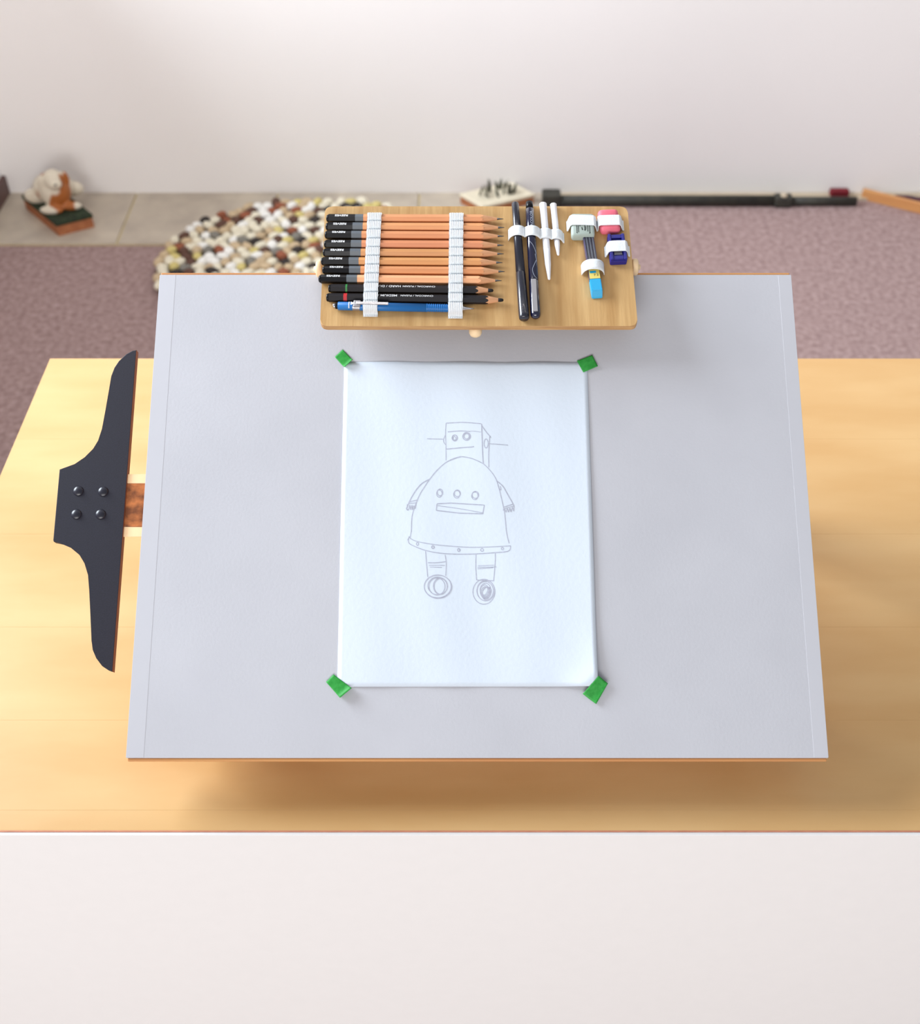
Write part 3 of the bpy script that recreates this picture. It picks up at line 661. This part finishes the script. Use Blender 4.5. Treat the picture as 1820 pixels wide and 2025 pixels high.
ctr = Vector((*P2(.5, .55), .042)); d1 = Vector((*P2(-.32, 0), 0)); d2 = Vector((*P2(0, .42), 0))     # d1 right-front, d2 right-back
fr = (d1*1.0 - d2*.4).normalized(); sd = Vector((-fr.y, fr.x, 0)); at = lambda a, b, h: ctr+fr*(a*.95+.002)+sd*b*1.35+Vector((0, 0, h*1.35))
blobs('dog_figure', [(at(-.02, 0, .030), (.040, .036, .030)), (at(.015, 0, .034), (.030, .030, .036)), (at(.03, .0, .062), (.020, .019, .022)), (at(.050, 0, .060), (.014, .011, .010)),
    (at(.050, .018, .009), (.024, .010, .009)), (at(.050, -.018, .009), (.024, .010, .009)), (at(-.03, .034, .016), (.026, .014, .016)), (at(-.03, -.034, .016), (.026, .014, .016)), (at(.026, .022, .058), (.010, .005, .018)), (at(.026, -.022, .058), (.010, .005, .018)), (at(-.066, .01, .012), (.020, .008, .008))], m_dog, dg, .003, 1.36)
for s in (1, -1): obj('eye', lathe([(-.002, .001), (0, .0026), (.002, .001)], 10, 'Z', mtx=Matrix.Translation(at(.0455, s*.010, .0695))), m_black, dg, True)
obj('nose', lathe([(-.003, .001), (0, .004), (.003, .001)], 10, 'Z', mtx=Matrix.Translation(at(.064, 0, .063))), m_black, dg, True)
DZ = Plane((0, 0, .037), 0); f, l, r = (DZ.at(*q) for q in ((956, 407), (911, 382), (1056, 383))); l, r = l-f, r-f
pl = thing('plant_ornament', 'square terracotta ornament with cream rim and dark plant, behind the tray', 'ornament', Matrix.Translation((f.x, f.y, .007)))
obj('plinth', prism(quad(0), 0, .022, .002), m_terra, pl); obj('cream_rim', prism(quad(.02), .022, .030, .003), m_cream, pl)
for k in range(16):
    u, v = random.uniform(.25, .8), random.uniform(.2, .85); x, y = P2(u, v); an = random.uniform(0, 6.28); hgt = random.uniform(.022, .036)
    pts = [Vector((x+math.cos(an)*.012*s, y+math.sin(an)*.012*s, .029+hgt*s)) for s in (0, .35, .7, 1)]
    obj('leaf', ribbon(pts, Vector((-math.sin(an), math.cos(an), 0)), [.006, .011, .008, .001], .001), m_leaf, pl)
# ------------------------------------------------------------------ hearth rail, red box, timber crate
xa, xb = FLOOR.at(1090, 404).x, FLOOR.at(1690, 403).x
hs = struct(obj('trim_1', B(((xa+1.6)/2, 2.972, .004), (1.6-xa, .034, .008), .001), m_hearth))
hr = thing('hearth_rail', 'low dark iron hearth rail along the back wall', 'rail', Matrix.Translation(((xa+xb)/2, 2.930, 0)))
cx = (xa+xb)/2; xm = FLOOR.at(1545, 404).x
obj('bar', lathe([(xa-cx, .0150), (xm-cx, .0150)], 14, mtx=Matrix.Translation((0, 0, .0150)) @ Matrix.Diagonal((1, .9, 1, 1))), m_iron, hr, True)
obj('bar', lathe([(xm-cx, .0128), (xb-cx, .0128)], 14, mtx=Matrix.Translation((0, 0, .0130)) @ Matrix.Diagonal((1, .9, 1, 1))), m_iron, hr, True)
obj('end_block', B((xa-cx, .008, .018), (.052, .044, .036), .004), m_iron, hr)
obj('joint_block', B((xm-cx, -.002, .0165), (.050, .032, .033), .007), m_iron, hr)
obj('pale_boss', lathe([(0, .010), (.004, .010), (.007, .005)], 14, 'Z', mtx=Matrix.Translation((xm-cx, -.006, .032))), m_hearth, hr, True)
o = obj('red_box', B((0, 0, .009), (.052, .022, .018), .003), m_maroon); o.location = (FLOOR.at(1657, 390).x, 2.972, .008); tag(o, 'small dark red box on the pale hearth edge behind the rail', 'box')
A_, B_ = FLOOR.at(1702, 394), FLOOR.at(1822, 424); d = B_-A_; ang = math.atan2(d.y, d.x)
cr = thing('timber_crate', 'low orange timber crate standing askew in the right back corner', 'crate', Matrix.Translation((A_.x, A_.y, 0)) @ Matrix.Rotation(ang, 4, 'Z'))
Lc = .42
obj('front_board', B((Lc/2, .006, .015), (Lc, .012, .030), .002), m_timber, cr)
obj('end_board', B((Lc-.006, .062, .013), (.012, .096, .026), .002), m_timber, cr); obj('bottom_board', B((Lc/2+.11, .052, .003), (Lc-.24, .076, .006)), m_timber, cr)
o = blobs('dark_cloth', [((0, 0, .014), (.045, .016, .013)), ((.035, .003, .016), (.035, .018, .015)), ((-.03, 0, .012), (.028, .012, .011))], m_plum, None, .003)
o.matrix_world = cr.matrix_world @ Matrix.Translation((.135, .036, .0)); tag(o, 'dark plum cloth bundled inside the timber crate', 'cloth')
